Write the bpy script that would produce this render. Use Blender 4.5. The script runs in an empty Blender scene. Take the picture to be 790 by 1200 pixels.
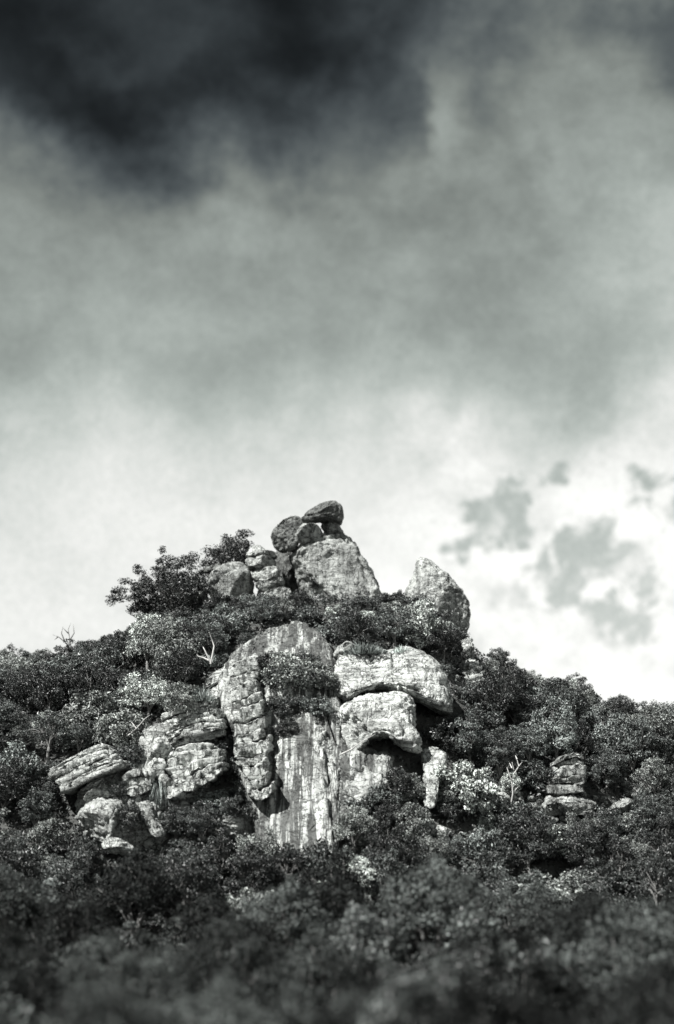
import bpy, bmesh, math, random
import numpy as np
from mathutils import Vector
from mathutils.bvhtree import BVHTree

random.seed(7)
rng = np.random.default_rng(7)
S = bpy.context.scene
COL = S.collection

# ------------------------------------------------------------------ camera
FPX = 1875.0                       # focal length in photograph pixels (790x1200)
PITCH = math.radians(12.0)
CZ = 10.0                          # camera height over the valley floor
cam = bpy.data.cameras.new('camera')
cam.sensor_fit = 'VERTICAL'
cam.sensor_height = 36.0
cam.lens = 36.0 * FPX / 1200.0
cam.clip_start = 0.5
cam.clip_end = 20000
cam.dof.use_dof = True
cam.dof.focus_distance = 130.0
cam.dof.aperture_fstop = 0.095
camo = bpy.data.objects.new('camera', cam)
COL.objects.link(camo)
camo.location = (0, 0, CZ)
camo.rotation_euler = (math.radians(90) + PITCH, 0, 0)
S.camera = camo


def P(px, py, Y):
    """world point seen at photograph pixel (px,py) standing Y metres ahead"""
    a = (np.asarray(px, float) - 395.0) / FPX
    b = (600.0 - np.asarray(py, float)) / FPX
    dy = math.cos(PITCH) - b * math.sin(PITCH)
    dz = math.sin(PITCH) + b * math.cos(PITCH)
    k = np.asarray(Y, float) / dy
    return np.stack(np.broadcast_arrays(a * k, Y, CZ + dz * k), -1)


def to_px(p):
    x, y, z = p[..., 0], p[..., 1], p[..., 2] - CZ
    d = y * math.cos(PITCH) + z * math.sin(PITCH)
    u = -y * math.sin(PITCH) + z * math.cos(PITCH)
    return 395 + FPX * x / d, 600 - FPX * u / d


# ------------------------------------------------------------------ light
S.view_settings.view_transform = 'Standard'
S.view_settings.look = 'None'
S.view_settings.gamma = 1.0
S.view_settings.exposure = 1.12
EXPF = 2 ** 1.12
S.cycles.max_bounces = 5
S.cycles.diffuse_bounces = 2
S.cycles.glossy_bounces = 2
S.cycles.transparent_max_bounces = 4

SUN_EL, SUN_ROT = math.radians(52), math.radians(238)   # high, from behind the camera on the left
sd = Vector((math.cos(SUN_EL) * math.sin(SUN_ROT), math.cos(SUN_EL) * math.cos(SUN_ROT), math.sin(SUN_EL)))
sl = bpy.data.lights.new('sun', 'SUN')
sl.energy = 5.0
sl.angle = math.radians(0.5)
sl.color = (1.0, 0.99, 0.965)
so = bpy.data.objects.new('sun', sl)
COL.objects.link(so)
so.location = (-60, -60, 120)
so.rotation_euler = sd.to_track_quat('Z', 'Y').to_euler()


class NT:
    """small helper for building node maths"""
    def __init__(self, tree):
        self.t = tree

    def new(self, typ, **kw):
        n = self.t.nodes.new(typ)
        for k, v in kw.items():
            setattr(n, k, v)
        return n

    def lk(self, a, b):
        self.t.links.new(a, b)

    def put(self, sock, v):
        if isinstance(v, bpy.types.NodeSocket):
            self.lk(v, sock)
        else:
            sock.default_value = v

    def m(self, op, a, b=0.0, c=None, clamp=False):
        n = self.new('ShaderNodeMath', operation=op, use_clamp=clamp)
        self.put(n.inputs[0], a)
        self.put(n.inputs[1], b)
        if c is not None:
            self.put(n.inputs[2], c)
        return n.outputs[0]

    def add(self, a, b): return self.m('ADD', a, b)
    def sub(self, a, b): return self.m('SUBTRACT', a, b)
    def mul(self, a, b): return self.m('MULTIPLY', a, b)

    def noise(self, vec, scale, detail=4.0, rough=0.55, dist=0.0, col=False):
        n = self.new('ShaderNodeTexNoise')
        self.put(n.inputs['Vector'], vec)
        n.inputs['Scale'].default_value = scale
        n.inputs['Detail'].default_value = detail
        n.inputs['Roughness'].default_value = rough
        n.inputs['Distortion'].default_value = dist
        return n.outputs['Color' if col else 'Fac']

    def step(self, v, lo, hi, a=0.0, b=1.0):
        n = self.new('ShaderNodeMapRange', interpolation_type='SMOOTHSTEP')
        self.put(n.inputs[0], v)
        n.inputs[1].default_value = lo
        n.inputs[2].default_value = hi
        self.put(n.inputs[3], a)
        self.put(n.inputs[4], b)
        return n.outputs[0]

    def mapping(self, vec, scale, loc=(0, 0, 0), rot=(0, 0, 0)):
        n = self.new('ShaderNodeMapping')
        self.put(n.inputs['Vector'], vec)
        n.inputs['Scale'].default_value = scale
        n.inputs['Location'].default_value = loc
        n.inputs['Rotation'].default_value = rot
        return n.outputs[0]

    def mix(self, f, a, b):      # float mix
        return self.add(self.mul(a, self.sub(1.0, f)), self.mul(b, f))

    def tint(self, v, col):
        n = self.new('ShaderNodeCombineColor')
        for i in range(3):
            self.lk(self.mul(v, col[i]), n.inputs[i])
        return n.outputs[0]


def srgb(v):
    v = v / 255.0
    return v / 12.92 if v < 0.04045 else ((v + 0.055) / 1.055) ** 2.4


def azel(px, py):
    d = Vector(P(px, py, 100.0)) - Vector((0, 0, CZ))
    return math.atan2(d.x, d.y), math.atan2(d.z, math.hypot(d.x, d.y))


W = bpy.data.worlds.new('World')
S.world = W
W.use_nodes = True
W.node_tree.nodes.clear()
w = NT(W.node_tree)
STR = 0.1
tc = w.new('ShaderNodeTexCoord')
sep = w.new('ShaderNodeSeparateXYZ')
w.lk(tc.outputs['Generated'], sep.inputs[0])
D = tc.outputs['Generated']
dx, dy, dz = sep.outputs
el = w.m('ARCSINE', dz)
az = w.m('ARCTAN2', dx, dy)
# slow, billowing warp of the cloud field
wn1 = w.noise(D, 6.5, 7, 0.6)
wn2 = w.noise(w.mapping(D, (1, 1, 1), (4.3, 1.7, 9.1)), 6.5, 7, 0.6)
elw = w.add(el, w.mul(w.sub(wn1, 0.5), 0.19))
azw = w.add(az, w.mul(w.sub(wn2, 0.5), 0.26))
ramp = w.new('ShaderNodeValToRGB')
ramp.color_ramp.interpolation = 'B_SPLINE'
MAXE = math.radians(90)
cr = ramp.color_ramp
# (elevation in degrees, tone) of the cloud deck: bright low down, storm dark overhead
stops = [(0, 252), (6, 252), (10.5, 250), (13, 234), (15.2, 198), (18.0, 171), (21.5, 155), (24.5, 130), (27.0, 94), (30, 64), (38, 60), (90, 70)]
while len(cr.elements) < len(stops):
    cr.elements.new(0.5)
for e, (deg, g) in zip(cr.elements, stops):
    e.position = deg / 90.0
    v = srgb(g)
    e.color = (v, v, v, 1)
w.lk(w.m('DIVIDE', elw, MAXE, clamp=True), ramp.inputs[0])
L = w.new('ShaderNodeRGBToBW')
w.lk(ramp.outputs[0], L.inputs[0])
L = L.outputs[0]
# broad mottling
mot = w.noise(w.mapping(D, (1, 1, 1.35), (2, 5, 1)), 9.0, 8, 0.62)
L = w.mul(L, w.mix(w.step(el, 0.22, 0.38), 1.0, w.step(mot, 0.25, 0.75, 0.72, 1.28)))
L = w.mul(L, w.step(mot, 0.25, 0.75, 0.9, 1.1))
# brighter towards the right, a little duller to the left
L = w.mul(L, w.m('ADD', 1.0, w.mul(dx, w.step(el, 0.2, 0.36, 0.6, 0.95))))


def blob(px, py, sx, sy, warp=True):
    a0, e0 = azel(px, py)
    u = w.m('DIVIDE', w.sub(azw if warp else az, a0), sx / FPX)
    v = w.m('DIVIDE', w.sub(elw if warp else el, e0), sy / FPX)
    return w.m('EXPONENT', w.mul(w.add(w.mul(u, u), w.mul(v, v)), -1.0))


def shade(L, msk, amount, tone):
    f = w.m('MULTIPLY', msk, amount, clamp=True)
    return w.mix(f, L, srgb(tone))


L = shade(L, blob(230, 50, 300, 90), 0.6, 42)       # storm cores
L = shade(L, blob(345, 60, 150, 95), 0.85, 20)
L = shade(L, blob(120, 105, 130, 50), 0.9, 18)
L = shade(L, blob(240, 165, 150, 45), 0.55, 50)
L = shade(L, blob(20, 10, 120, 60), 0.8, 30)
L = shade(L, blob(440, 180, 70, 60), 0.5, 62)
L = shade(L, blob(700, 100, 170, 130), 0.55, 146)
L = shade(L, blob(780, 280, 120, 60), 0.6, 200)
L = shade(L, blob(720, 430, 110, 40), 0.45, 120)
# a lit edge on the cloud right of the dark core
en = w.noise(w.mapping(D, (1, 1, 0.7), (7, 3, 2)), 17, 9, 0.62, 0.2)
ev = w.add(w.m('DIVIDE', w.sub(azw, azel(507, 150)[0]), 30 / FPX), w.mul(w.sub(en, 0.5), 7.0))   # across the cloud rim
inside = blob(520, 150, 60, 56, False)
# billows inside the storm deck
bil = w.noise(w.mapping(D, (1, 1, 1.25), (1.7, 4.4, 8.0)), 11.0, 11, 0.6, 0.2)
L = w.mul(L, w.mix(w.step(elw, 0.36, 0.46), 1.0, w.step(bil, 0.36, 0.64, 0.68, 1.35)))
L = shade(L, w.mul(inside, w.mul(w.step(ev, -0.8, 0.8), w.step(ev, 4.6, 0.8))), 0.8, 170)
L = shade(L, blob(180, 45, 60, 22), 0.45, 78)
# sunlit cumulus bank low on the right: billows with soft grey undersides
bank = w.m('MAXIMUM', blob(640, 700, 230, 150), blob(810, 720, 200, 170))
bank = w.m('MAXIMUM', bank, w.mul(blob(540, 560, 120, 50), 0.7))
bn1 = w.noise(w.mapping(D, (1, 1, 1.3), (3.1, 0.4, 5.2)), 13.0, 12, 0.64, 0.3)
puff = w.step(bn1, 0.34, 0.56, 0.78, 1.08)
L = w.mix(w.m('MULTIPLY', bank, 1.35, clamp=True), L, puff)
# blue sky (the Nishita sky, in monochrome) showing between cloud and cloud
sky = w.new('ShaderNodeTexSky', sky_type='NISHITA')
sky.sun_disc = False
sky.sun_elevation = SUN_EL
sky.sun_rotation = SUN_ROT
sky.air_density = 1.0
sky.dust_density = 1.5
bw = w.new('ShaderNodeRGBToBW')
w.lk(sky.outputs[0], bw.inputs[0])
gn = w.noise(w.mapping(D, (1, 1, 1.1), (0.31, 0.9, 0.2), (0, 0.5, 0)), 12.0, 13, 0.66, 0.5)
gw = w.noise(w.mapping(D, (1, 1, 1.0), (2.2, 0.3, 1.2), (0, 0.6, 0)), 40.0, 10, 0.7, 0.4)
# the gaps lie along two slanting lanes
g1 = w.m('MAXIMUM', blob(590, 598, 62, 62), blob(690, 650, 95, 62))
g1 = w.m('MAXIMUM', g1, w.mul(blob(665, 535, 60, 30), 0.8))
g1 = w.m('MAXIMUM', g1, w.mul(blob(785, 580, 60, 44), 0.9))
g1 = w.m('MAXIMUM', g1, w.mul(blob(660, 730, 130, 40), 0.45))
gsum = w.add(w.add(w.mul(gn, 0.9), w.mul(gw, 0.5)), w.mul(g1, 0.22))
gsum = w.add(gsum, w.add(w.mul(blob(690, 655, 62, 34, False), 0.16), w.mul(blob(583, 602, 32, 42, False), 0.13)))
gsum = w.sub(gsum, w.mul(blob(640, 585, 26, 22, False), 0.1))
gap = w.step(gsum, 0.785, 0.875)
gap = w.mul(w.mul(gap, w.step(gw, 0.34, 0.54, 0.3, 1.0)), w.step(g1, 0.05, 0.3))
Lc = w.m('DIVIDE', L, STR * EXPF)
tot = w.mix(gap, Lc, w.mul(bw.outputs[0], 0.74))
# fine curdled texture of the cloud deck
fine = w.noise(D, 420.0, 2, 0.7)
tot = w.mul(tot, w.step(fine, 0.2, 0.8, 0.90, 1.10))
# cloud greys are very slightly green
warm = w.step(w.mul(tot, STR * EXPF), 0.0, 0.26)          # storm cloud is a cold slate, lit cloud nearly neutral
warm2 = w.step(w.mul(tot, STR * EXPF), 0.35, 0.95)
cn = w.new('ShaderNodeCombineColor')
w.lk(w.mul(tot, w.add(w.mix(warm, 0.78, 0.90), w.mul(warm2, 0.09))), cn.inputs[0])
w.lk(w.mul(tot, w.mix(warm, 0.95, 1.0)), cn.inputs[1])
w.lk(w.mul(tot, w.add(w.mix(warm, 1.06, 0.94), w.mul(warm2, 0.03))), cn.inputs[2])
col = cn.outputs[0]
bg = w.new('ShaderNodeBackground')
w.lk(col, bg.inputs[0])
bg.inputs[1].default_value = STR
wo = w.new('ShaderNodeOutputWorld')
w.lk(bg.outputs[0], wo.inputs[0])
W.cycles.sampling_method = 'MANUAL'
W.cycles.sample_map_resolution = 512


# ------------------------------------------------------------------ numpy noise
def _h(ix, iy, iz, seed):
    n = (ix.astype(np.int64) * 374761393 + iy.astype(np.int64) * 668265263 + iz.astype(np.int64) * 2147483647 // 3 + seed * 974711) & 0xffffffff
    n = ((n ^ (n >> 13)) * 1274126177) & 0xffffffff
    n = ((n ^ (n >> 16)) * 2246822519) & 0xffffffff
    n = n ^ (n >> 15)
    return (n & 0xffffff) / float(0xffffff)


def vnoise(p, seed=0):
    i = np.floor(p).astype(np.int64)
    f = p - i
    f = f * f * f * (f * (f * 6 - 15) + 10)
    x, y, z = i[:, 0], i[:, 1], i[:, 2]
    r = 0
    for a in (0, 1):
        for b in (0, 1):
            for c in (0, 1):
                wgt = (f[:, 0] if a else 1 - f[:, 0]) * (f[:, 1] if b else 1 - f[:, 1]) * (f[:, 2] if c else 1 - f[:, 2])
                r = r + wgt * _h(x + a, y + b, z + c, seed)
    return r * 2 - 1


def fbm(p, octs=4, seed=0, gain=0.5):
    r, a, s = 0, 1.0, 0
    for o in range(octs):
        r = r + a * vnoise(p * (2.03 ** o) + o * 17.3, seed + o)
        s += a
        a *= gain
    return r / s


def worley(p, seed=0):
    i = np.floor(p).astype(np.int64)
    f1 = np.full(len(p), 9.0)
    f2 = np.full(len(p), 9.0)
    idv = np.zeros(len(p))
    for a in (-1, 0, 1):
        for b in (-1, 0, 1):
            for c in (-1, 0, 1):
                X, Y, Z = i[:, 0] + a, i[:, 1] + b, i[:, 2] + c
                q = np.stack([X + _h(X, Y, Z, seed), Y + _h(X, Y, Z, seed + 1), Z + _h(X, Y, Z, seed + 2)], -1)
                d = np.sqrt(((q - p) ** 2).sum(1))
                hid = _h(X, Y, Z, seed + 5)
                closer = d < f1
                f2 = np.where(closer, f1, np.minimum(f2, d))
                idv = np.where(closer, hid, idv)
                f1 = np.where(closer, d, f1)
    return f1, f2, idv


# ------------------------------------------------------------------ materials
def new_mat(name):
    m = bpy.data.materials.new(name)
    m.use_nodes = True
    t = NT(m.node_tree)
    b = m.node_tree.nodes['Principled BSDF']
    return m, t, b


def rock_mat(name, base, dark, lichen=0.5, streak=0.0, bump=0.5, tint=(0.965, 1.0, 0.965), band=0.0):
    m, t, b = new_mat(name)
    geo = t.new('ShaderNodeNewGeometry')
    oi = t.new('ShaderNodeObjectInfo')
    p = geo.outputs['Position']
    big = t.noise(p, 0.30, 5, 0.6)
    mid = t.noise(t.mapping(p, (1, 1, 1), (3, 8, 1)), 1.3, 7, 0.68, 0.4)
    fine = t.noise(t.mapping(p, (1, 1, 1), (1, 2, 7)), 6.0, 6, 0.7)
    v = t.mul(base, t.step(big, 0.3, 0.72, 0.74, 1.16))
    v = t.mul(v, t.step(fine, 0.25, 0.75, 0.76, 1.2))
    v = t.mul(v, t.step(oi.outputs['Random'], 0, 1, 0.88, 1.1))
    # dark lichen crusts with broken edges
    lc = t.add(t.mul(mid, 0.65), t.add(t.mul(big, 0.22), t.mul(fine, 0.13)))
    thr = 0.60 - 0.17 * lichen
    lm = t.step(lc, thr, thr + 0.075)
    v = t.mix(t.mul(lm, 0.78), v, t.mul(dark, t.step(fine, 0.3, 0.7, 0.5, 1.8)))
    speck = t.step(t.noise(t.mapping(p, (1, 1, 1.3), (8, 1, 4)), 5.2, 4, 0.8), 0.56, 0.64)
    v = t.mix(t.mul(speck, 0.22), v, dark)
    spots = t.step(t.noise(t.mapping(p, (1, 1, 1), (5, 5, 2)), 3.1, 5, 0.75), 0.58 - 0.08 * lichen, 0.68 - 0.08 * lichen)
    v = t.mix(t.mul(spots, 0.3), v, dark)
    if band > 0:          # bedding: thin darker seams in the stone
        bn = t.noise(t.mapping(p, (0.25, 0.25, 3.2), (0, 0, 0), (0, 0.06, 0)), 1.0, 5, 0.6, 0.5)
        v = t.mix(t.mul(t.step(bn, 0.52, 0.62), band), v, dark)
    if streak > 0:        # water stains running down the face
        st = t.noise(t.mapping(p, (0.95, 0.12, 0.05), (0, 0, 0), (0, 0.3, 0)), 1.0, 7, 0.7, 0.35)
        st2 = t.noise(t.mapping(p, (2.8, 0.3, 0.10), (4, 1, 1), (0, 0.3, 0)), 1.0, 5, 0.65)
        sm = t.add(t.mul(t.step(st, 0.42, 0.60), 0.72), t.mul(t.step(st2, 0.47, 0.58), 0.6))
        v = t.mul(v, t.sub(1.0, t.mul(0.78, t.m('MULTIPLY', sm, streak, clamp=True))))
        pale = t.noise(t.mapping(p, (1.5, 0.18, 0.07), (9, 2, 3), (0, 0.3, 0)), 1.0, 5, 0.6)
        v = t.mix(t.mul(t.step(pale, 0.6, 0.66), 0.55 * streak), v, base * 1.35)
    # thin dark seams wandering through the stone
    s1 = t.noise(t.mapping(p, (0.9, 0.9, 0.42), (6, 1, 3), (0.15, 0.25, 0)), 1.0, 4, 0.55, 0.6)
    s2 = t.noise(t.mapping(p, (0.8, 0.8, 1.9), (2, 7, 5), (0.1, -0.12, 0)), 1.0, 4, 0.55, 0.5)
    seam = t.m('MAXIMUM', t.step(t.m('ABSOLUTE', t.sub(s1, 0.5)), 0.016, 0.004), t.step(t.m('ABSOLUTE', t.sub(s2, 0.5)), 0.018, 0.005))
    h = t.add(t.mul(t.noise(p, 2.2, 8, 0.7, 0.3), 1.0), t.sub(t.mul(fine, 0.45), t.mul(seam, 0.5)))
    v = t.mix(t.mul(seam, 0.75), v, dark * 0.6)
    t.lk(t.tint(v, tint), b.inputs['Base Color'])
    b.inputs['Roughness'].default_value = 0.9
    b.inputs['Specular IOR Level'].default_value = 0.2
    bp = t.new('ShaderNodeBump')
    bp.inputs['Strength'].default_value = bump
    bp.inputs['Distance'].default_value = 0.35
    t.lk(h, bp.inputs['Height'])
    t.lk(bp.outputs[0], b.inputs['Normal'])
    return m


R_PALE = rock_mat('pale_rock', 0.54, 0.08, lichen=0.30, bump=0.85, band=0.5)
R_LICH = rock_mat('lichened_rock', 0.44, 0.075, lichen=0.62, streak=0.5, bump=0.85)
R_BOUL = rock_mat('pale_boulder_rock', 0.50, 0.09, lichen=0.42, streak=0.45, bump=0.8)
R_DARK = rock_mat('dark_rock', 0.23, 0.05, lichen=0.6, bump=0.9)
R_SLAB = rock_mat('streaked_rock', 0.52, 0.06, lichen=0.05, streak=1.5, bump=0.7)


def leaf_mat(name, base, tint=(0.91, 1.0, 0.96), rough=0.46, spec=0.5, vary=(0.6, 1.9)):
    m, t, b = new_mat(name)
    oi = t.new('ShaderNodeObjectInfo')
    geo = t.new('ShaderNodeNewGeometry')
    n = t.noise(geo.outputs['Position'], 0.9, 3, 0.6)
    v = t.mul(base, t.m('MULTIPLY_ADD', t.m('POWER', oi.outputs['Random'], 2.2), vary[1] - vary[0], vary[0]))
    v = t.mul(v, t.step(n, 0.3, 0.7, 0.65, 1.35))
    v = t.mul(v, t.step(geo.outputs['Random Per Island'], 0, 1, 0.15, 3.0))
    t.lk(t.tint(v, tint), b.inputs['Base Color'])
    b.inputs['Roughness'].default_value = rough
    b.inputs['Specular IOR Level'].default_value = spec
    return m


L_DARK = leaf_mat('dark_leaves', 0.028)
L_MID = leaf_mat('mid_leaves', 0.07)
L_PALE = leaf_mat('pale_leaves', 0.17, rough=0.55, tint=(0.94, 1.0, 0.95))
L_FORE = leaf_mat('shaded_valley_leaves', 0.021, spec=0.12, rough=0.6, vary=(0.4, 3.6))  # cloud shade over the valley put into a darker leaf colour
L_NEAR = leaf_mat('shaded_near_leaves', 0.017, spec=0.1, rough=0.6, vary=(0.45, 3.6))  # deeper shade on the nearest trees, also put into the leaf colour
L_GRASS = leaf_mat('dry_grass', 0.26, rough=0.7, spec=0.2)


def wood_mat(name, base):
    m, t, b = new_mat(name)
    geo = t.new('ShaderNodeNewGeometry')
    n = t.noise(t.mapping(geo.outputs['Position'], (6, 6, 1.5)), 1.5, 5, 0.7)
    v = t.mul(base, t.step(n, 0.3, 0.7, 0.6, 1.3))
    t.lk(t.tint(v, (1, 1, 0.97)), b.inputs['Base Color'])
    b.inputs['Roughness'].default_value = 0.9
    return m


M_BARK = wood_mat('grey_bark', 0.16)
M_DEAD = wood_mat('bleached_wood', 0.45)
m, t, b = new_mat('hill_soil')
geo = t.new('ShaderNodeNewGeometry')
v = t.mul(0.055, t.step(t.noise(geo.outputs['Position'], 0.5, 8, 0.7), 0.3, 0.7, 0.45, 1.6))
t.lk(t.tint(v, (0.97, 1, 0.95)), b.inputs['Base Color'])
b.inputs['Roughness'].default_value = 0.95
M_SOIL = m


# ------------------------------------------------------------------ object helpers
def mesh_obj(name, verts, faces, mat, parent=None, smooth=True, loc=None):
    verts = np.asarray(verts, float)
    if loc is not None:
        verts = verts - np.asarray(loc)
    me = bpy.data.meshes.new(name)
    if isinstance(faces, np.ndarray):
        nf, k = faces.shape
        me.vertices.add(len(verts))
        me.vertices.foreach_set('co', verts.astype(np.float32).ravel())
        me.loops.add(nf * k)
        me.loops.foreach_set('vertex_index', faces.astype(np.int32).ravel())
        me.polygons.add(nf)
        me.polygons.foreach_set('loop_start', np.arange(0, nf * k, k, dtype=np.int32))
        me.polygons.foreach_set('loop_total', np.full(nf, k, dtype=np.int32))
        me.update(calc_edges=True)
    else:
        me.from_pydata([tuple(v) for v in verts], [], faces)
    me.polygons.foreach_set('use_smooth', np.full(len(me.polygons), smooth))
    me.materials.append(mat)
    me.update()
    o = bpy.data.objects.new(name, me)
    COL.objects.link(o)
    if loc is not None:
        o.location = tuple(loc)
    if parent is not None:
        o.parent = parent
        if loc is not None:
            o.location = tuple(np.asarray(loc) - np.asarray(parent.location))
    return o


def tag(o, label, cat, group=None):
    o['label'] = label
    o['category'] = cat
    o['kind'] = 'thing'
    if group:
        o['group'] = group
    return o


def thing(name, label, cat, loc, group=None):
    o = bpy.data.objects.new(name, None)
    o.empty_display_size = 0.3
    COL.objects.link(o)
    o.location = tuple(loc)
    return tag(o, label, cat, group)


# ------------------------------------------------------------------ terrain
CREST_Y = 155.0
crest_px = [(-700, 1010), (-350, 930), (-120, 845), (0, 812), (60, 800), (120, 785), (160, 768), (200, 742), (240, 716), (300, 706), (350, 700),
            (450, 706), (520, 738), (560, 772), (600, 806), (640, 828), (700, 850), (790, 866), (950, 895), (1200, 960), (1500, 1010)]
cp = np.array([P(a, b_, CREST_Y) for a, b_ in crest_px])
prof_y = np.array([105, 114, 120, 128, 136, 148, 155.0])
prof_f = np.array([0, .15, .34, .62, .80, .95, 1.0])


def terrain(X, Y):
    X = np.asarray(X, float)
    Y = np.asarray(Y, float)
    zc = np.interp(X * CREST_Y / np.clip(Y, 100, 175), cp[:, 0], cp[:, 2])
    base = CZ + np.interp(Y, [-50, 20, 60, 85, 105], [-12, -10.4, -9.8, -8.8, -6.8])
    base = base + np.interp(Y, [105, 160, 260], [0, 0, -4])
    f = np.interp(Y, np.r_[prof_y, 165, 200, 240], np.r_[prof_f, .93, .4, 0])
    z = base + np.maximum(zc - (CZ - 6.8), 0) * f
    fade = np.clip((600 - np.hypot(X, Y)) / 300, 0, 1)
    q = np.stack([X / 9.0, Y / 9.0, np.zeros_like(X)], -1).reshape(-1, 3)
    n = fbm(q, 3, 3).reshape(X.shape) * 1.3
    return z + n * np.where(fade > 0, fade, 0)


gx = np.r_[-np.geomspace(6000, 62, 22), np.arange(-60, 60.1, 1.0), np.geomspace(62, 6000, 22)]
gy = np.r_[-np.geomspace(3000, 22, 12), np.arange(-20, 230.1, 1.0), np.geomspace(233, 9000, 22)]
GX, GY = np.meshgrid(gx, gy)
GZ = terrain(GX, GY)
gv = np.stack([GX, GY, GZ], -1).reshape(-1, 3)
nx_, ny_ = len(gx), len(gy)
ii = (np.arange(ny_ - 1)[:, None] * nx_ + np.arange(nx_ - 1)[None]).ravel()
gf = np.stack([ii, ii + 1, ii + 1 + nx_, ii + nx_], -1)
ground = mesh_obj('ground', gv, gf, M_SOIL)
ground['kind'] = 'structure'


def ray_ground(px, py):
    ys = np.arange(30, 175, 0.5)
    p = P(px, py, ys)
    below = p[:, 2] <= terrain(p[:, 0], p[:, 1])
    k = np.argmax(below) if below.any() else None
    return float(ys[k]) if k is not None else CREST_Y


# ------------------------------------------------------------------ rocks
ico_cache = {}


def ico(n):
    if n not in ico_cache:
        bm = bmesh.new()
        bmesh.ops.create_icosphere(bm, subdivisions=n, radius=1)
        v = np.array([x.co[:] for x in bm.verts])
        f = np.array([[q.index for q in x.verts] for x in bm.faces])
        bm.free()
        ico_cache[n] = (v / np.linalg.norm(v, axis=1, keepdims=True), f)
    return ico_cache[n]


def vnormals(v, f):
    n = np.zeros_like(v)
    a = v[f[:, 1]] - v[f[:, 0]]
    b_ = v[f[:, 2]] - v[f[:, 0]]
    fn = np.cross(a, b_)
    for k in range(f.shape[1]):
        np.add.at(n, f[:, k], fn)
    return n / np.maximum(np.linalg.norm(n, axis=1, keepdims=True), 1e-9)


def seg_dist(x, y, poly):
    d = np.full(len(x), 1e9)
    for (x0, y0), (x1, y1) in zip(poly[:-1], poly[1:]):
        vx, vy = x1 - x0, y1 - y0
        t_ = np.clip(((x - x0) * vx + (y - y0) * vy) / max(vx * vx + vy * vy, 1e-6), 0, 1)
        d = np.minimum(d, np.hypot(x - x0 - t_ * vx, y - y0 - t_ * vy))
    return d


def cut_planes(v, seed, count, lo=0.62, hi=0.92, front=0.55):
    """break a rounded shape along random flat joints"""
    r = np.random.default_rng(seed * 3 + 1)
    c = v.mean(0)
    q = v - c
    for k in range(count):
        d = r.normal(size=3)
        if r.random() < front:
            d[1] = -abs(d[1]) - 0.6
        d /= np.linalg.norm(d)
        h = q @ d
        edge = abs(d[1]) < 0.5
        lim = h.max() * (r.uniform(0.86, 0.96) if edge else r.uniform(lo, hi))
        q = q - np.outer(np.maximum(h - lim, 0) * 0.93, d)
    return q + c


def displace(v, n, px, py, size, seed, lump=0.07, strata=None, crack=None, facet=None, grooves=(), fine=0.05, crease=0.26, chips=1.0):
    off = seed * 13.7
    small = min(1.0, 0.3 + size / 9.0)
    if crease:                               # sharp weathered creases between rounded swellings
        q = v / max(size * 0.22, 0.7) + off
        q = q + 0.6 * np.stack([fbm(q, 2, seed + 41), fbm(q, 2, seed + 42), fbm(q, 2, seed + 43)], -1)
        rd = 1 - np.abs(fbm(q, 4, seed + 44, 0.55)) * 2.2
        v = v - n * (crease * small * np.clip(rd, 0, 1) ** 5)[:, None]
        q = v * np.array([1, 1, 1.5]) / max(size * 0.09, 0.45) + off
        q = q + 0.5 * np.stack([fbm(q, 2, seed + 51), fbm(q, 2, seed + 52), fbm(q, 2, seed + 53)], -1)
        f1, f2, cid = worley(q, seed + 54)   # broken into blocks along fine joints
        v = v + n * ((0.14 * (cid - 0.5) - 0.12 * np.exp(-((f2 - f1) / 0.09) ** 2)) * small * chips * (0.5 if strata else 1.0))[:, None]
        v = v + n * (fbm(v / 0.45 + off, 3, seed + 46) * 0.09 * small)[:, None]
    d = fbm(v / (size * 0.55) + off, 3, seed) * size * lump
    d += fbm(v / 0.9 + off, 4, seed + 3, 0.55) * fine * 2
    if facet:                                # large planar breaks
        sc, amp = facet
        f1, f2, cid = worley(v / sc + off, seed + 11)
        d += (cid - 0.5) * amp
    if strata:
        th, dip, amp = strata
        s = (v[:, 2] * math.cos(dip) - v[:, 0] * math.sin(dip)) / th + 0.5 * fbm(v / 3.0 + off, 3, seed + 7)
        k = np.floor(s)
        f = s - k
        cell = np.floor(v[:, 0] / (th * 5.5) + _h(k, k * 0, k * 0, seed) * 5 + 0.3 * fbm(v / 1.2, 2, seed))
        o1 = _h(k, cell, k * 0, seed + 1) - 0.5
        e = np.minimum(f, 1 - f)
        depth = 0.5 + _h(k, cell, k * 0 + 2, seed + 4)
        d += amp * o1 * 1.6 - amp * depth * np.exp(-(e / 0.13) ** 2) + amp * 0.25 * (f - 0.5)
    if crack:
        sc, amp, wd, st = crack
        q = v * np.array([1, 1, st]) / sc + off + 0.25 * np.stack([fbm(v / (sc * .5), 2, seed + 21), fbm(v / (sc * .5), 2, seed + 22), fbm(v / (sc * .5), 2, seed + 23)], -1)
        f1, f2, cid = worley(q, seed + 31)
        d -= amp * np.exp(-((f2 - f1) / wd) ** 2)
        d += (cid - 0.5) * amp * 0.5
    for g in grooves:
        pl, wpx, dep = g
        q = seg_dist(px + 2.2 * fbm(v / 0.8 + off, 2, seed + 9), py + 2.2 * fbm(v / 0.8 - off, 2, seed + 8), pl)
        d -= dep * np.exp(-(q / wpx) ** 2)
    return v + n * d[:, None]


def chaikin(poly, it=1):
    p = np.asarray(poly, float)
    for _ in range(it):
        q = np.roll(p, -1, 0)
        p = np.stack([0.8 * p + 0.2 * q, 0.2 * p + 0.8 * q], 1).reshape(-1, 2)
    return p


ROCKS = []          # (verts, faces) for placing plants
ROCK_POLYS = []     # outlines that must stay in view


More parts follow.
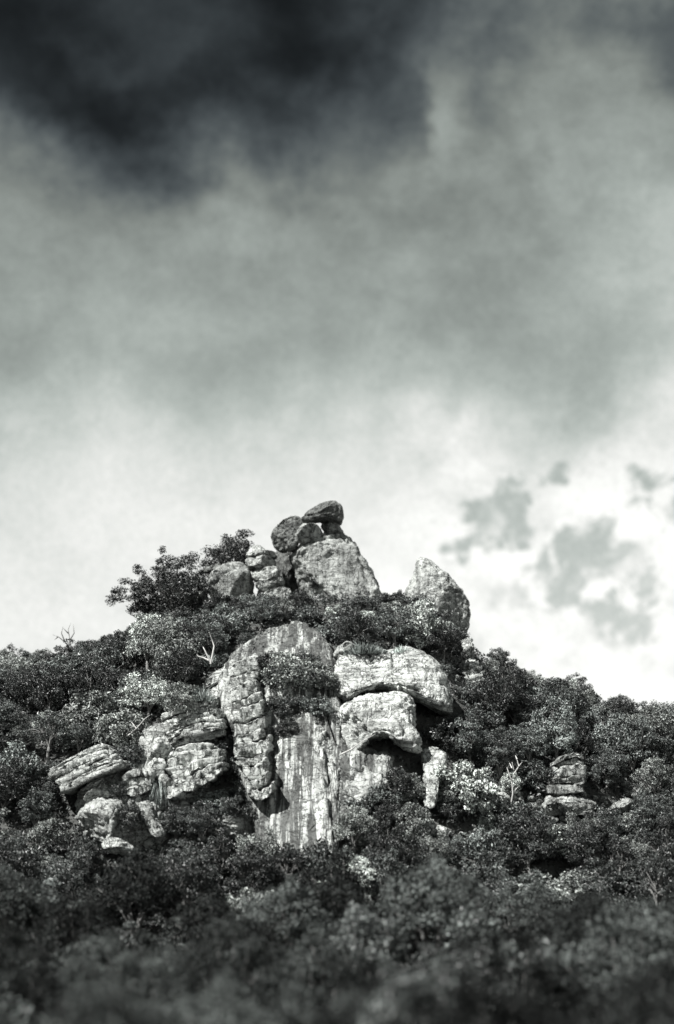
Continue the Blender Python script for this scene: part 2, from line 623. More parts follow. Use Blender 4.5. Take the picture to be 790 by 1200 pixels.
def finish_rock(name, v, f, mat, parent, rock_loc=None):
    lo = v.min(0)
    hi = v.max(0)
    loc = np.array([(lo[0] + hi[0]) / 2, (lo[1] + hi[1]) / 2, lo[2]])
    o = mesh_obj(name, v, f, mat, parent, True, loc)
    ROCKS.append((v, f))
    return o


def boulder(name, poly, T, label=None, cat='boulder', Y=None, sub=5, e=2.8, seed=1, mat=None, parent=None, push=0.35,
            keep=True, planes=7, smooth=1, **kw):
    """a rock whose outline from the front is poly (photograph pixels) and whose half depth is T metres"""
    mat = mat or R_PALE
    pl = np.asarray(poly, float)
    if keep:
        ROCK_POLYS.append(pl)
    dense = chaikin(pl, smooth)
    c = dense.mean(0) * 0.5 + 0.5 * np.array([(pl[:, 0].min() + pl[:, 0].max()) / 2, (pl[:, 1].min() + pl[:, 1].max()) / 2])
    seg = []
    for a, b_ in zip(dense, np.roll(dense, -1, 0)):
        for k in np.linspace(0, 1, 12, endpoint=False):
            seg.append(a + (b_ - a) * k)
    seg = np.array(seg) - c
    th = np.arctan2(-seg[:, 1], seg[:, 0])
    r = np.hypot(seg[:, 0], seg[:, 1])
    o = np.argsort(th)
    th, r = th[o], r[o]
    nv, f = ico(sub)
    tv = np.arctan2(nv[:, 2], nv[:, 0])
    rr = np.interp(tv, th, r, period=2 * math.pi)
    s = np.clip(np.hypot(nv[:, 0], nv[:, 2]), 0, 1)
    s2 = s ** (2 / e)
    y2 = np.sign(nv[:, 1]) * np.abs(nv[:, 1]) ** (2 / e)
    px = c[0] + rr * s2 * np.cos(tv)
    py = c[1] - rr * s2 * np.sin(tv)
    top, bot = pl[:, 1].min(), pl[:, 1].max()
    if Y is None:
        Yt, Yb = ray_ground(c[0], top + 0.2 * (bot - top)), ray_ground(c[0], bot - 0.1 * (bot - top))
        Yt = min(Yt, Yb + 0.085 * (bot - top) * 0.9)
    elif isinstance(Y, list):
        Yt = Yb = None
    elif isinstance(Y, tuple):
        Yt, Yb = Y
    else:
        Yt = Yb = Y
    if Yt is None:
        yp = np.interp(py, [q[0] for q in Y], [q[1] for q in Y])
    else:
        yp = Yb + (Yt - Yb) * (bot - py) / (bot - top) - (push * T if Y is None else 0)
    v = P(px, py, yp)
    v[:, 1] += T * y2
    v[:, 0] *= (yp + 0 * T) / yp
    size = 0.08 * math.sqrt((pl[:, 0].max() - pl[:, 0].min()) * (bot - top))
    if planes:
        v = cut_planes(v, seed, planes)
    n = vnormals(v, f)
    v = displace(v, n, px, py, size, seed, **kw)
    ob = finish_rock(name, v, f, mat, parent)
    if label:
        tag(ob, label, cat)
    return ob


def band(name, top, bot, T, Y, seed, mat, parent, nu=None, e=14, **kw):
    """a long slab between two edge lines (photograph pixels, left to right)"""
    top = np.asarray(top, float)
    bot = np.asarray(bot, float)
    wpx = max(top[-1, 0], bot[-1, 0]) - min(top[0, 0], bot[0, 0])
    nu = nu or int(np.clip(wpx / 0.9, 24, 150))
    hpx = np.abs(bot[:, 1].mean() - top[:, 1].mean())
    nw = int(np.clip(hpx / 0.5 + 16, 20, 60))
    u = np.linspace(0, 1, nu)
    u = 0.5 - 0.5 * np.cos(math.pi * u) * (0.75 + 0.25 * np.abs(np.cos(math.pi * u)))

    def along(pl):
        s = (pl[:, 0] - pl[0, 0]) / (pl[-1, 0] - pl[0, 0])
        return np.stack([np.interp(u, s, pl[:, 0]), np.interp(u, s, pl[:, 1])], -1)
    A, B = along(top), along(bot)
    cen = (A + B) / 2
    half = (A - B) / 2
    taper = np.clip(1 - np.abs(2 * u - 1) ** 26, 0, 1) ** (1 / 6)
    taper = np.maximum(taper, 0.02)
    tdep = np.maximum(np.clip(1 - np.abs(2 * u - 1) ** 14, 0, 1) ** (1 / 3), 0.02)
    w_ = np.linspace(0, 2 * math.pi, nw, endpoint=False)
    cs = np.sign(np.cos(w_)) * np.abs(np.cos(w_)) ** (2 / e)
    sn = np.sign(np.sin(w_)) * np.abs(np.sin(w_)) ** (2 / e)
    px = cen[:, None, 0] + half[:, None, 0] * taper[:, None] * sn[None]
    py = cen[:, None, 1] + half[:, None, 1] * taper[:, None] * sn[None]
    yy = np.broadcast_to(Y, px.shape)
    v = P(px.ravel(), py.ravel(), yy.ravel())
    v[:, 1] += (T * tdep[:, None] * cs[None]).ravel()
    i = (np.arange(nu - 1)[:, None] * nw + np.arange(nw)[None])
    j = (np.arange(nu - 1)[:, None] * nw + (np.arange(nw)[None] + 1) % nw)
    f = np.stack([i.ravel(), j.ravel(), (j + nw).ravel(), (i + nw).ravel()], -1)
    # orientation: make the normals point outwards
    n = vnormals(v, f)
    if ((v - v.mean(0)) * n).sum() < 0:
        f = f[:, ::-1]
        n = -n
    v = displace(v, n, px.ravel(), py.ravel(), max(0.08 * hpx, 0.5), seed, **kw)
    return finish_rock(name, v, f, mat, parent)


def outcrop(label, top, bot, n, T, Y=None, seed=1, mat=None, jut=1.0, wob=2.0, inset=6, cat='outcrop', name='rock_outcrop', weights=None, **kw):
    """bedded outcrop: n separate layers between two edge lines, each its own part"""
    mat = mat or R_PALE
    top = np.asarray(top, float)
    bot = np.asarray(bot, float)
    ROCK_POLYS.append(np.vstack([top, bot[::-1]]))
    r = np.random.default_rng(seed + 100)
    cx = (top[:, 0].mean() + bot[:, 0].mean()) / 2
    t0, b0 = top[:, 1].mean(), bot[:, 1].mean()
    if Y is None:
        Yt, Yb = ray_ground(cx, t0), ray_ground(cx, b0)
        Yt = min(Yt, Yb + 0.085 * (b0 - t0) * 0.8)
    else:
        Yt, Yb = Y
    root = thing(name, label, cat, P(cx, b0, Yb))
    K = 9
    s = np.linspace(0, 1, K)

    def res(pl):
        q = (pl[:, 0] - pl[0, 0]) / (pl[-1, 0] - pl[0, 0])
        return np.stack([np.interp(s, q, pl[:, 0]), np.interp(s, q, pl[:, 1])], -1)
    A, B = res(top), res(bot)
    ws = np.array(weights if weights else 0.6 + r.random(n))
    cuts = np.r_[0, np.cumsum(ws) / ws.sum()]
    lines = []
    for k, cfrac in enumerate(cuts):
        l = A * (1 - cfrac) + B * cfrac
        if 0 < k < n:
            l[:, 1] += (r.random(K) - 0.5) * wob * 2
        lines.append(l)
    for k in range(n):
        a, b_ = lines[k].copy(), lines[k + 1].copy()
        i0, i1 = (r.random() - 0.35) * inset, (r.random() - 0.35) * inset
        for l in (a, b_):
            wd = l[-1, 0] - l[0, 0]
            q = (l[:, 0] - l[0, 0]) / wd
            l[:, 0] += i0 * (1 - q) - i1 * q
        b_[:, 1] += 0.5
        a[:, 1] -= 0.3
        yk = Yb + (Yt - Yb) * (1 - (cuts[k] + cuts[k + 1]) / 2) + (r.random() - 0.5) * jut - 0.3 * T
        band('rock_layer', a, b_, T, yk, seed * 7 + k, mat, root, **kw)
    return root


# ---- summit
SY = 153.0
boulder('boulder', [(338, 652), (352, 640), (372, 629), (392, 626), (408, 629), (418, 640), (432, 664), (447, 692), (440, 712), (400, 716), (362, 712), (350, 690), (342, 668)],
        3.6, 'largest pale summit boulder, flat faced block under the stacked stones', Y=(SY + 1, SY - 1.5), sub=6, e=3.6, seed=3, crease=.12, chips=.55, mat=R_BOUL, lump=0.05,
        grooves=[([(350, 646), (372, 640), (400, 632), (412, 640)], 1.2, 0.25), ([(405, 634), (420, 655), (432, 692)], 2.0, 0.3)], facet=(2.6, 0.25), crack=(2.6, 0.12, 0.05, 0.5))
boulder('boulder', [(351, 609), (362, 599), (377, 591), (391, 587), (401, 593), (404, 604), (400, 615), (389, 611), (374, 611), (358, 615)],
        1.7, 'dark capstone, the topmost stone leaning on the summit pile', Y=SY - 1.3, sub=5, e=3.2, seed=5, crease=.14, chips=.7, planes=3, mat=R_DARK, grooves=[([(352, 606), (370, 606), (388, 602)], 1.3, .2)])
boulder('boulder', [(316, 629), (321, 617), (335, 607), (348, 605), (358, 611), (357, 622), (350, 637), (342, 647), (330, 648), (320, 641)],
        1.9, 'dark rounded boulder perched left of the summit capstone', Y=SY - 1.3, sub=5, e=2.3, seed=6, crease=.16, chips=.9, planes=12, mat=R_DARK, lump=.05)
boulder('boulder', [(346, 627), (355, 615), (366, 611), (376, 617), (381, 625), (373, 633), (360, 638), (350, 636)],
        1.5, 'small grey boulder wedged under the dark capstone', Y=SY - 1.9, sub=5, e=2.4, seed=8, crease=.16, chips=.9, planes=12, mat=R_LICH)
boulder('boulder', [(374, 614), (386, 608), (396, 613), (406, 629), (396, 635), (382, 630)],
        1.4, 'tilted small stone right under the capstone, shaded side outward', Y=SY - 0.8, sub=5, e=2.6, seed=9, crease=.16, chips=.9, planes=12, mat=R_LICH)
boulder('boulder', [(320, 650), (334, 640), (350, 642), (352, 700), (330, 706), (322, 680)],
        1.6, 'shaded dark rock in the cleft left of the summit block', Y=SY + 2.5, sub=5, e=3, seed=10, mat=R_DARK)  # the cleft's shadow put into this rock's dark colour
pil = thing('rock_pillar', 'stacked pillar of cracked blocks left of the summit cleft', 'rock pillar', P(315, 712, SY - 1))
for k, pl in enumerate([[(289, 654), (291, 645), (299, 638), (312, 646), (323, 647), (326, 655), (310, 655)],
                        [(287, 658), (300, 652), (322, 654), (325, 664), (308, 669), (292, 668)],
                        [(291, 671), (307, 668), (324, 664), (328, 676), (312, 684), (298, 682)],
                        [(297, 684), (314, 680), (330, 675), (335, 686), (318, 696), (304, 694)],
                        [(306, 696), (322, 689), (337, 685), (345, 702), (334, 716), (314, 712)]]):
    boulder('rock_block', pl, 1.7, None, Y=SY - 1.2 - 0.25 * k, sub=5, e=3.4, seed=20 + k, mat=R_BOUL, parent=pil, keep=k < 4, facet=(1.6, .15))
boulder('boulder', [(242, 674), (254, 664), (272, 657), (284, 659), (293, 668), (297, 681), (294, 705), (268, 712), (250, 712), (244, 692)],
        2.2, 'squarish pale boulder on the ridge beside the small dark tree', Y=SY - 1, sub=5, e=3.4, seed=31, crease=.12, chips=.55, mat=R_BOUL, facet=(2.2, .2), keep=False,
        grooves=[([(246, 690), (262, 676), (280, 668)], 1.3, .18)])
ROCK_POLYS.append(np.array([(244, 676), (254, 664), (272, 658), (284, 660), (293, 670), (292, 682), (268, 692), (248, 692)]))
boulder('boulder', [(236, 668), (246, 663), (259, 660), (260, 665), (248, 669), (240, 672)], 1.0, 'thin flat stone jutting out left of the squarish ridge boulder', Y=SY - .5, sub=4, e=2.6, seed=33, mat=R_DARK)
boulder('boulder', [(222, 712), (228, 698), (240, 689), (246, 700), (246, 722), (226, 724)], 1.4, 'low pale rock just right of the big spreading tree', Y=SY, sub=4, e=2.8, seed=34, mat=R_LICH)
boulder('boulder', [(474, 694), (483, 677), (487, 656), (493, 652), (505, 659), (525, 673), (541, 690), (550, 707), (552, 724), (548, 745), (530, 752), (498, 742), (478, 720)],
        2.6, 'tall pointed boulder standing alone on the right skyline', Y=(SY + .5, SY - .5), sub=6, e=2.7, seed=36, crease=.12, chips=.55, smooth=0, planes=3, mat=R_BOUL, lump=.03, keep=False)
ROCK_POLYS.append(np.array([(475, 696), (487, 658), (495, 654), (525, 674), (551, 707), (550, 738), (520, 722), (496, 708)]))

# ---- central cliff
boulder('cliff', [(278, 775), (284, 758), (300, 744), (330, 737), (360, 736), (380, 745), (390, 762), (388, 800), (386, 850), (350, 862), (310, 850), (290, 815)],
        3.2, 'broad rounded upper cliff with shrubs growing down its face', 'cliff', sub=6, e=3.2, seed=41, mat=R_SLAB, keep=False, Y=(138, 125.5), planes=4, strata=(0.9, 0.12, 0.12),
        grooves=[([(284, 776), (310, 755), (345, 748), (380, 752)], 1.6, .45)], facet=(3, .4))
ROCK_POLYS.append(np.array([(288, 765), (300, 745), (330, 738), (365, 738), (384, 752), (372, 764), (330, 756), (300, 766)]))
boulder('cliff', [(292, 955), (301, 934), (318, 926), (323, 890), (337, 862), (365, 864), (392, 876), (403, 900), (399, 965), (391, 1018), (372, 1034), (340, 1018), (308, 1014), (297, 984)],
        3.0, 'smooth lower slab of the cliff, dark water streaks down its face', 'cliff', sub=6, e=7, crease=.17, chips=.55, fine=.04, seed=43, mat=R_SLAB, keep=False, Y=(125.0, 115.6), lump=.045, planes=5,
        grooves=[([(352, 880), (360, 930), (378, 990)], 2.2, .5), ([(318, 875), (330, 940), (340, 1000)], 2, .45), ([(305, 900), (340, 890), (395, 905)], 1.3, .3),
                 ([(384, 885), (388, 930), (392, 960)], 2, .5), ([(310, 932), (318, 960), (330, 1000)], 1.5, .5), ([(325, 905), (350, 960), (384, 1005)], 1.2, .4), ([(366, 868), (384, 920), (392, 990)], 1.3, .4)], facet=(3.4, .3), crack=(3.0, .16, .03, .3))
boulder('cliff', [(334, 874), (340, 842), (350, 828), (364, 826), (378, 846), (398, 878), (394, 894), (362, 892)],
        2.4, 'narrow leaning rib of stained rock above the streaked slab', 'cliff', sub=6, e=3.2, seed=44, mat=R_SLAB, keep=False, Y=(126.8, 122.8), planes=4, lump=.04,
        grooves=[([(340, 872), (365, 878), (388, 884), (396, 886)], 1.6, .6), ([(356, 832), (366, 856), (384, 884)], 1.5, .35)], facet=(1.8, .3))
boulder('cliff', [(384, 888), (400, 880), (424, 882), (448, 886), (462, 898), (456, 918), (438, 938), (408, 952), (388, 935)],
        2.2, 'pale shelf of rock between the streaked slab and the rounded buttress', 'cliff', sub=5, e=4, seed=46, mat=R_BOUL, keep=False, Y=(123.6, 119.8), planes=5, lump=.05,
        strata=(1.1, 0.1, .14), grooves=[([(398, 882), (404, 910), (406, 945)], 1.4, .4)], facet=(1.6, .3))
ROCK_POLYS.append(np.array([(300, 885), (338, 866), (352, 850), (366, 840), (380, 862), (400, 885), (440, 890), (425, 920), (400, 930), (392, 965), (388, 1006), (345, 998), (312, 992), (298, 930)]))
boulder('cliff', [(256, 800), (272, 770), (290, 750), (335, 738), (372, 742), (390, 760), (394, 800), (402, 840), (400, 872), (440, 880), (462, 900), (450, 935), (402, 962), (394, 1012), (372, 1036), (312, 1020), (294, 960), (280, 890), (262, 830)], 1.9,
        'main cliff wall, one steep stained face behind column and slab', 'cliff', sub=7, e=8, seed=49, mat=R_SLAB, keep=False, planes=0, lump=.025, chips=.65, crease=.2,
        Y=[(737, 137.2), (770, 132.4), (800, 128.6), (830, 126.6), (860, 125.2), (900, 122.6), (960, 119.0), (1036, 115.8)],
        facet=(3.2, .3), crack=(2.8, .22, .035, .3),
        grooves=[([(300, 770), (318, 830), (330, 900), (352, 1010)], 1.3, .6), ([(372, 770), (384, 840), (398, 880)], 1.4, .6), ([(330, 860), (365, 876), (400, 884), (440, 884)], 1.3, .6), ([(352, 760), (362, 820), (372, 900), (386, 1000)], 1.2, .5)])
outcrop('tall ribbed column of thin layers on the left edge of the main cliff',
        [(256, 796), (262, 788), (276, 780), (294, 774), (307, 776)], [(288, 930), (296, 936), (304, 940), (314, 936), (324, 925)], 12, 2.0, Y=(130.0, 118.9), seed=45,
        cat='rock column', name='rock_column', inset=10, wob=1.6, jut=1.1, e=14, lump=.03, strata=(0.36, -0.06, .13), fine=.07, chips=1.1, crease=.15)
boulder('boulder', [(236, 808), (244, 795), (262, 784), (284, 772), (303, 766), (308, 776), (304, 788), (280, 790), (262, 796), (256, 812), (244, 816)],
        2.0, 'wedge shaped pale block capping the ribbed column', Y=(132, 129.5), sub=5, e=3, seed=47, mat=R_PALE, facet=(1.8, .25), strata=(.8, .35, .1))
boulder('boulder', [(240, 822), (250, 806), (262, 801), (268, 812), (266, 832), (250, 836)], 1.5, 'small pale hump beside the top of the ribbed column', Y=(129.3, 127), sub=5, e=2.6, seed=48, mat=R_PALE, crack=(1.2, .12, .06, 1))

# ---- balanced blocks right of the cliff
boulder('boulder', [(389, 800), (391, 776), (408, 768), (432, 766), (455, 766), (480, 764), (498, 771), (512, 782), (522, 800), (530, 826), (527, 838), (508, 833), (490, 823), (470, 814), (444, 813), (422, 819), (404, 828), (393, 820)],
        4.2, 'huge rounded overhanging boulder balanced on a smaller pale block', Y=(130.8, 127.8), sub=6, e=4.2, planes=0, seed=51, mat=R_PALE, lump=.03, strata=(1.35, 0.12, .05),
        grooves=[([(395, 790), (415, 775), (440, 770)], 1.2, .25), ([(432, 768), (437, 790), (452, 800), (470, 812)], 1.2, .4), ([(458, 768), (460, 790), (462, 806)], 1.2, .4),
                 ([(425, 775), (418, 800), (410, 822)], 1.2, .3), ([(500, 790), (495, 808), (512, 822)], 1.1, .25), ([(440, 792), (458, 792), (490, 790)], .9, .2),
                 ([(396, 822), (430, 808), (470, 808), (500, 820), (524, 834)], 1.2, .25)], facet=(3.2, .35))
boulder('boulder', [(388, 770), (394, 758), (409, 750), (419, 758), (416, 766), (400, 774)], 1.4, 'small pale stone on top left of the overhanging boulder', Y=131.0, sub=4, e=3, seed=52, mat=R_PALE, facet=(1.2, .15))
boulder('boulder', [(392, 844), (402, 829), (424, 818), (448, 811), (474, 812), (486, 821), (490, 846), (497, 872), (494, 884), (474, 880), (452, 868), (428, 872), (410, 886), (400, 876)],
        3.4, 'pale tapering block holding up the overhanging boulder', Y=(126.8, 123.4), sub=6, e=3.4, planes=2, seed=53, mat=R_PALE, lump=.04, strata=(.85, -.18, .07),
        grooves=[([(430, 824), (428, 845), (412, 870)], 1.3, .4), ([(396, 848), (410, 838), (420, 832)], 1.2, .3), ([(448, 830), (470, 845), (490, 852)], 1, .22), ([(418, 866), (440, 858), (470, 862), (492, 876)], 1.6, .35)],
        facet=(2.6, .35), crack=(1.8, .12, .05, .8))
boulder('boulder', [(394, 890), (404, 877), (420, 876), (432, 884), (438, 905), (440, 930), (424, 940), (404, 930)], 2.0, 'rounded pale buttress directly under the tapering block', Y=(123.0, 120.3), sub=5, e=2.6, seed=55, mat=R_SLAB, lump=.03)
boulder('boulder', [(430, 890), (440, 880), (455, 880), (463, 890), (458, 904), (446, 914), (434, 910)], 1.7, 'small rounded toe stone in shade right of the pale buttress', Y=(123.3, 121.8), sub=5, e=2.5, seed=56, mat=R_BOUL)
boulder('rock_pillar', [(494, 882), (506, 874), (518, 876), (522, 888), (518, 905), (514, 932), (506, 950), (497, 945), (494, 915)], 1.6,
        'slim pale rock pillar right of the overhanging boulder, shrubs at its foot', 'rock pillar', Y=(123.5, 119), sub=5, e=2.7, seed=57, mat=R_BOUL, strata=(.8, 0, .12), crack=(1.4, .12, .06, .8))

# ---- left outcrops
boulder('cliff', [(84, 912), (104, 888), (130, 878), (152, 902), (172, 874), (196, 848), (230, 834), (258, 836), (266, 870), (262, 900), (232, 926), (216, 950), (200, 985), (150, 1000), (104, 984), (92, 945)], 2.2,
        'stepped rock wall in shade behind the left outcrops', 'cliff', Y=(127.6, 118.6), sub=6, e=5, seed=60, mat=R_PALE, keep=False, planes=3, strata=(.75, .2, .25), crack=(1.5, .25, .06, .8), facet=(1.5, .5))
outcrop('thickest of the pale bedded outcrops on the left, overhanging a dark slot', [(190, 842), (208, 834), (228, 826), (248, 822), (266, 836)], [(200, 882), (212, 876), (230, 872), (250, 868), (264, 862)], 7, 2.2, Y=(127, 124.5),
        seed=61, inset=5, wob=1.5, e=14, lump=.03, strata=(.30, .14, .13), chips=1.0, crease=.15)
outcrop('lower bedded outcrop of pale cracked layers below a dark slot', [(194, 888), (212, 879), (230, 874), (250, 873), (268, 880)], [(202, 924), (212, 929), (228, 928), (248, 916), (266, 902)], 5, 2.0, Y=(123.5, 121),
        seed=64, inset=7, wob=2.5, e=14, lump=.03, strata=(.32, .12, .13), chips=1.0, crease=.15)
rp = thing('rock_pillar', 'narrow stacked stone pillar between the left outcrops', 'rock pillar', P(192, 940, 119))
for k, pl in enumerate([[(176, 880), (179, 866), (188, 862), (200, 873), (202, 884), (194, 892), (182, 890)],
                        [(176, 894), (186, 886), (196, 890), (196, 908), (186, 914), (174, 910)],
                        [(178, 915), (196, 905), (206, 918), (204, 930), (188, 932), (178, 926)],
                        [(192, 926), (206, 920), (219, 928), (218, 938), (204, 940), (192, 936)]]):
    boulder('rock_block', pl, 1.3, None, Y=122 - k * .8, sub=4, e=2.9, seed=70 + k, mat=R_PALE, parent=rp, facet=(1.3, .15))
boulder('cliff', [(92, 940), (120, 918), (150, 914), (186, 922), (204, 940), (200, 985), (170, 1005), (125, 996), (98, 975)], 2.6, 'low broken cliff behind the rocks at the left foot of the hill', 'cliff',
        Y=(122.5, 117.5), sub=6, e=3.4, seed=87, mat=R_PALE, keep=False, push=0, strata=(.9, .3, .22), crack=(1.8, .25, .06, .8), facet=(1.8, .5), crease=.3)
outcrop('long sloping pale slabs at the far left end of the rocks', [(60, 908), (80, 893), (104, 880), (128, 871), (146, 888)], [(74, 928), (88, 926), (104, 918), (124, 908), (148, 898)], 6, 2.2, Y=(124, 121.5),
        seed=75, inset=6, wob=1.2, e=14, lump=.03, strata=(.31, .44, .13), chips=1.0, crease=.15)
boulder('rock_slab', [(91, 929), (104, 917), (119, 910), (124, 915), (112, 924), (98, 932)], 1.2, 'thin tilted slab tucked under the long sloping slabs', 'rock', Y=120.5, sub=4, e=2.8, seed=77, mat=R_PALE)
boulder('rock', [(95, 938), (104, 926), (124, 916), (138, 926), (134, 934), (112, 942), (100, 944)], 1.4, 'pale block below the thin tilted slab', 'rock', Y=119.8, sub=5, e=2.8, seed=78, mat=R_PALE, facet=(1.4, .15))
boulder('rock', [(92, 955), (100, 944), (122, 933), (141, 936), (146, 950), (138, 970), (124, 990), (106, 984), (94, 970)], 1.8, 'smooth bulging pale rock at the left foot of the cliffs', 'rock', Y=(118.5, 116), sub=5, e=2.6, seed=79, mat=R_BOUL, lump=.04)
boulder('rock', [(116, 990), (128, 978), (146, 984), (160, 994), (156, 1004), (130, 1002)], 1.4, 'lowest pale rock on the left, half sunk in the canopy', 'rock', Y=115, sub=5, e=2.6, seed=80, mat=R_PALE)
outcrop('low bedded ledge between the sloping slabs and the stone pillar', [(146, 912), (156, 904), (168, 902), (182, 906)], [(150, 932), (160, 934), (172, 932), (184, 926)], 3, 1.6, Y=(121, 120), seed=82, inset=4, wob=1, lump=.03, crack=(1.3, .12, .06, .8))
boulder('rock', [(155, 938), (168, 934), (180, 944), (188, 962), (196, 980), (182, 984), (170, 966)], 1.4, 'smooth leaning pale rock below the low bedded ledge', 'rock', Y=(119, 116.5), sub=5, e=2.7, seed=84, mat=R_BOUL)
boulder('rock', [(70, 838), (76, 827), (90, 819), (94, 830), (86, 844), (76, 846)], 1.2, 'small pale rock alone among the trees of the left slope', 'rock', Y=ray_ground(82, 850) - 1.5, sub=4, e=2.6, seed=85, mat=R_PALE)
boulder('rock', [(252, 962), (268, 952), (296, 955), (300, 975), (286, 985), (262, 980)], 1.6, 'rounded rock at the foot of the ribbed column', 'rock', sub=5, e=2.6, seed=86, mat=R_BOUL)

# ---- right side rocks
boulder('rock', [(538, 752), (546, 744), (556, 752), (558, 766), (546, 772), (538, 764)], 1.1, 'upper one of two broken rocks on the right ridge edge', 'rock', sub=4, e=3, seed=90, push=1.6, mat=R_PALE, strata=(.5, .3, .15), facet=(1, .2))
boulder('rock', [(540, 786), (546, 774), (560, 771), (567, 784), (568, 802), (552, 806), (543, 800)], 1.3, 'lower one of two broken rocks on the right ridge edge', 'rock', sub=5, e=3, seed=91, push=1.6, mat=R_PALE, strata=(.6, .3, .2), facet=(1.1, .2))
boulder('rock', [(574, 906), (578, 897), (586, 896), (590, 908), (584, 918), (576, 916)], .9, 'small upright stone among pale bushes on the right', 'rock', sub=4, e=2.6, seed=92, mat=R_PALE)
boulder('rock', [(566, 930), (580, 922), (594, 930), (602, 944), (584, 950), (570, 944)], 1.1, 'low stone beside the forked white snag on the right', 'rock', sub=4, e=2.6, seed=93, mat=R_PALE)
oc = outcrop('square bedded outcrop standing among dark trees on the right', [(646, 894), (656, 886), (668, 883), (681, 886)], [(640, 930), (654, 932), (668, 931), (686, 928)], 5, 1.9, Y=(127.5, 124.5), seed=95, inset=5, wob=1.2, lump=.02, mat=R_LICH, strata=(.5, 0, .10), crease=.1, fine=.04)
boulder('rock_slab', [(636, 944), (642, 932), (660, 930), (686, 932), (702, 942), (694, 956), (660, 958), (640, 954)], 1.7, 'flat pale slab at the foot of the square right outcrop', 'rock', sub=5, e=3, seed=98, push=1.2, mat=R_LICH)
boulder('rock', [(712, 950), (722, 938), (738, 932), (746, 940), (736, 952), (722, 958)], 1.2, 'pale rounded rock showing through the canopy at far right', 'rock', sub=4, e=2.5, seed=99, mat=R_BOUL)
boulder('rock', [(728, 926), (738, 918), (752, 922), (754, 932), (742, 936), (730, 934)], 1.0, 'small pale rock above the rounded one at far right', 'rock', sub=4, e=2.5, seed=100, mat=R_BOUL)
boulder('rock', [(506, 975), (516, 966), (528, 970), (530, 980), (516, 986)], 1.0, 'small rock half hidden by the canopy under the slim pillar', 'rock', sub=4, e=2.5, seed=101, mat=R_BOUL)

# everything solid, for standing plants on
allv = [gv]
allf = [[list(q) for q in gf]]
offs = len(gv)
for v_, f_ in ROCKS:
    allv.append(v_)
    allf.append((f_ + offs).tolist())
    offs += len(v_)
BVH = BVHTree.FromPolygons(np.vstack(allv).tolist(), sum(allf, []))
CAMP = Vector((0, 0, CZ))


def hit(px, py):
    d = Vector(P(px, py, 100.0)) - CAMP
    loc, nrm, idx, dist = BVH.ray_cast(CAMP, d.normalized())
    if loc is None:
        y = CREST_Y - 1
        p = P(px, py, y)
        return Vector((p[0], y, float(terrain(p[0:1], np.array([y]))[0])))
    return loc


# ------------------------------------------------------------------ plants
def tube(vl, fl, pts, rad, sides=6):
    pts = [Vector(p) for p in pts]
    base = len(vl)
    for i, p in enumerate(pts):
        d = (pts[min(i + 1, len(pts) - 1)] - pts[max(i - 1, 0)]).normalized()
        a = d.orthogonal().normalized()
        c = d.cross(a)
        for k in range(sides):
            q = 2 * math.pi * k / sides
            vl.append(tuple(p + (a * math.cos(q) + c * math.sin(q)) * rad[i]))
    for i in range(len(pts) - 1):
        for k in range(sides):
            k2 = (k + 1) % sides
            fl.append((base + i * sides + k, base + i * sides + k2, base + (i + 1) * sides + k2, base + (i + 1) * sides + k))
    fl.append(tuple(base + (len(pts) - 1) * sides + k for k in range(sides)))


def leaves(centers, nrm, size, r, aspect=0.5):
    n = len(centers)
    nrm = nrm / np.maximum(np.linalg.norm(nrm, axis=1, keepdims=True), 1e-6)
    t_ = np.cross(nrm, r.normal(size=(n, 3)))
    t_ /= np.maximum(np.linalg.norm(t_, axis=1, keepdims=True), 1e-6)
    s_ = np.cross(nrm, t_)
    L_ = size[:, None]
    a = centers - t_ * L_ * 0.5
    c = centers + t_ * L_ * 0.5 - nrm * L_ * 0.12
    bb = centers + s_ * L_ * 0.5 * aspect + nrm * L_ * 0.1
    d = centers - s_ * L_ * 0.5 * aspect + nrm * L_ * 0.1
    v = np.stack([a, bb, c, d], 1).reshape(-1, 3)
    i = np.arange(n) * 4
    return v, np.stack([i, i + 1, i + 2, i + 3], -1)


def crown_points(r, clumps, cr, per, up=0.6):
    cs, ns = [], []
    allc = np.mean(clumps, 0)
    for c, rad in zip(clumps, cr):
        k = int(per * (0.6 + 0.8 * r.random()) * (rad / np.mean(cr)) ** 1.5)
        d = r.normal(size=(k, 3))
        d /= np.linalg.norm(d, axis=1, keepdims=True)
        rr = rad * (0.35 + 0.85 * r.random(k) ** 0.8)
        off = d * rr[:, None] * np.array([r.uniform(.65, 1.5), r.uniform(.65, 1.5), r.uniform(.45, .95)])
        p = c + off
        out = (c - allc)
        nn = d * 0.5 + np.array([0, 0, up * .6]) + r.normal(size=(k, 3)) * 0.75 + 0.12 * out
        cs.append(p)
        ns.append(nn)
    return np.vstack(cs), np.vstack(ns)


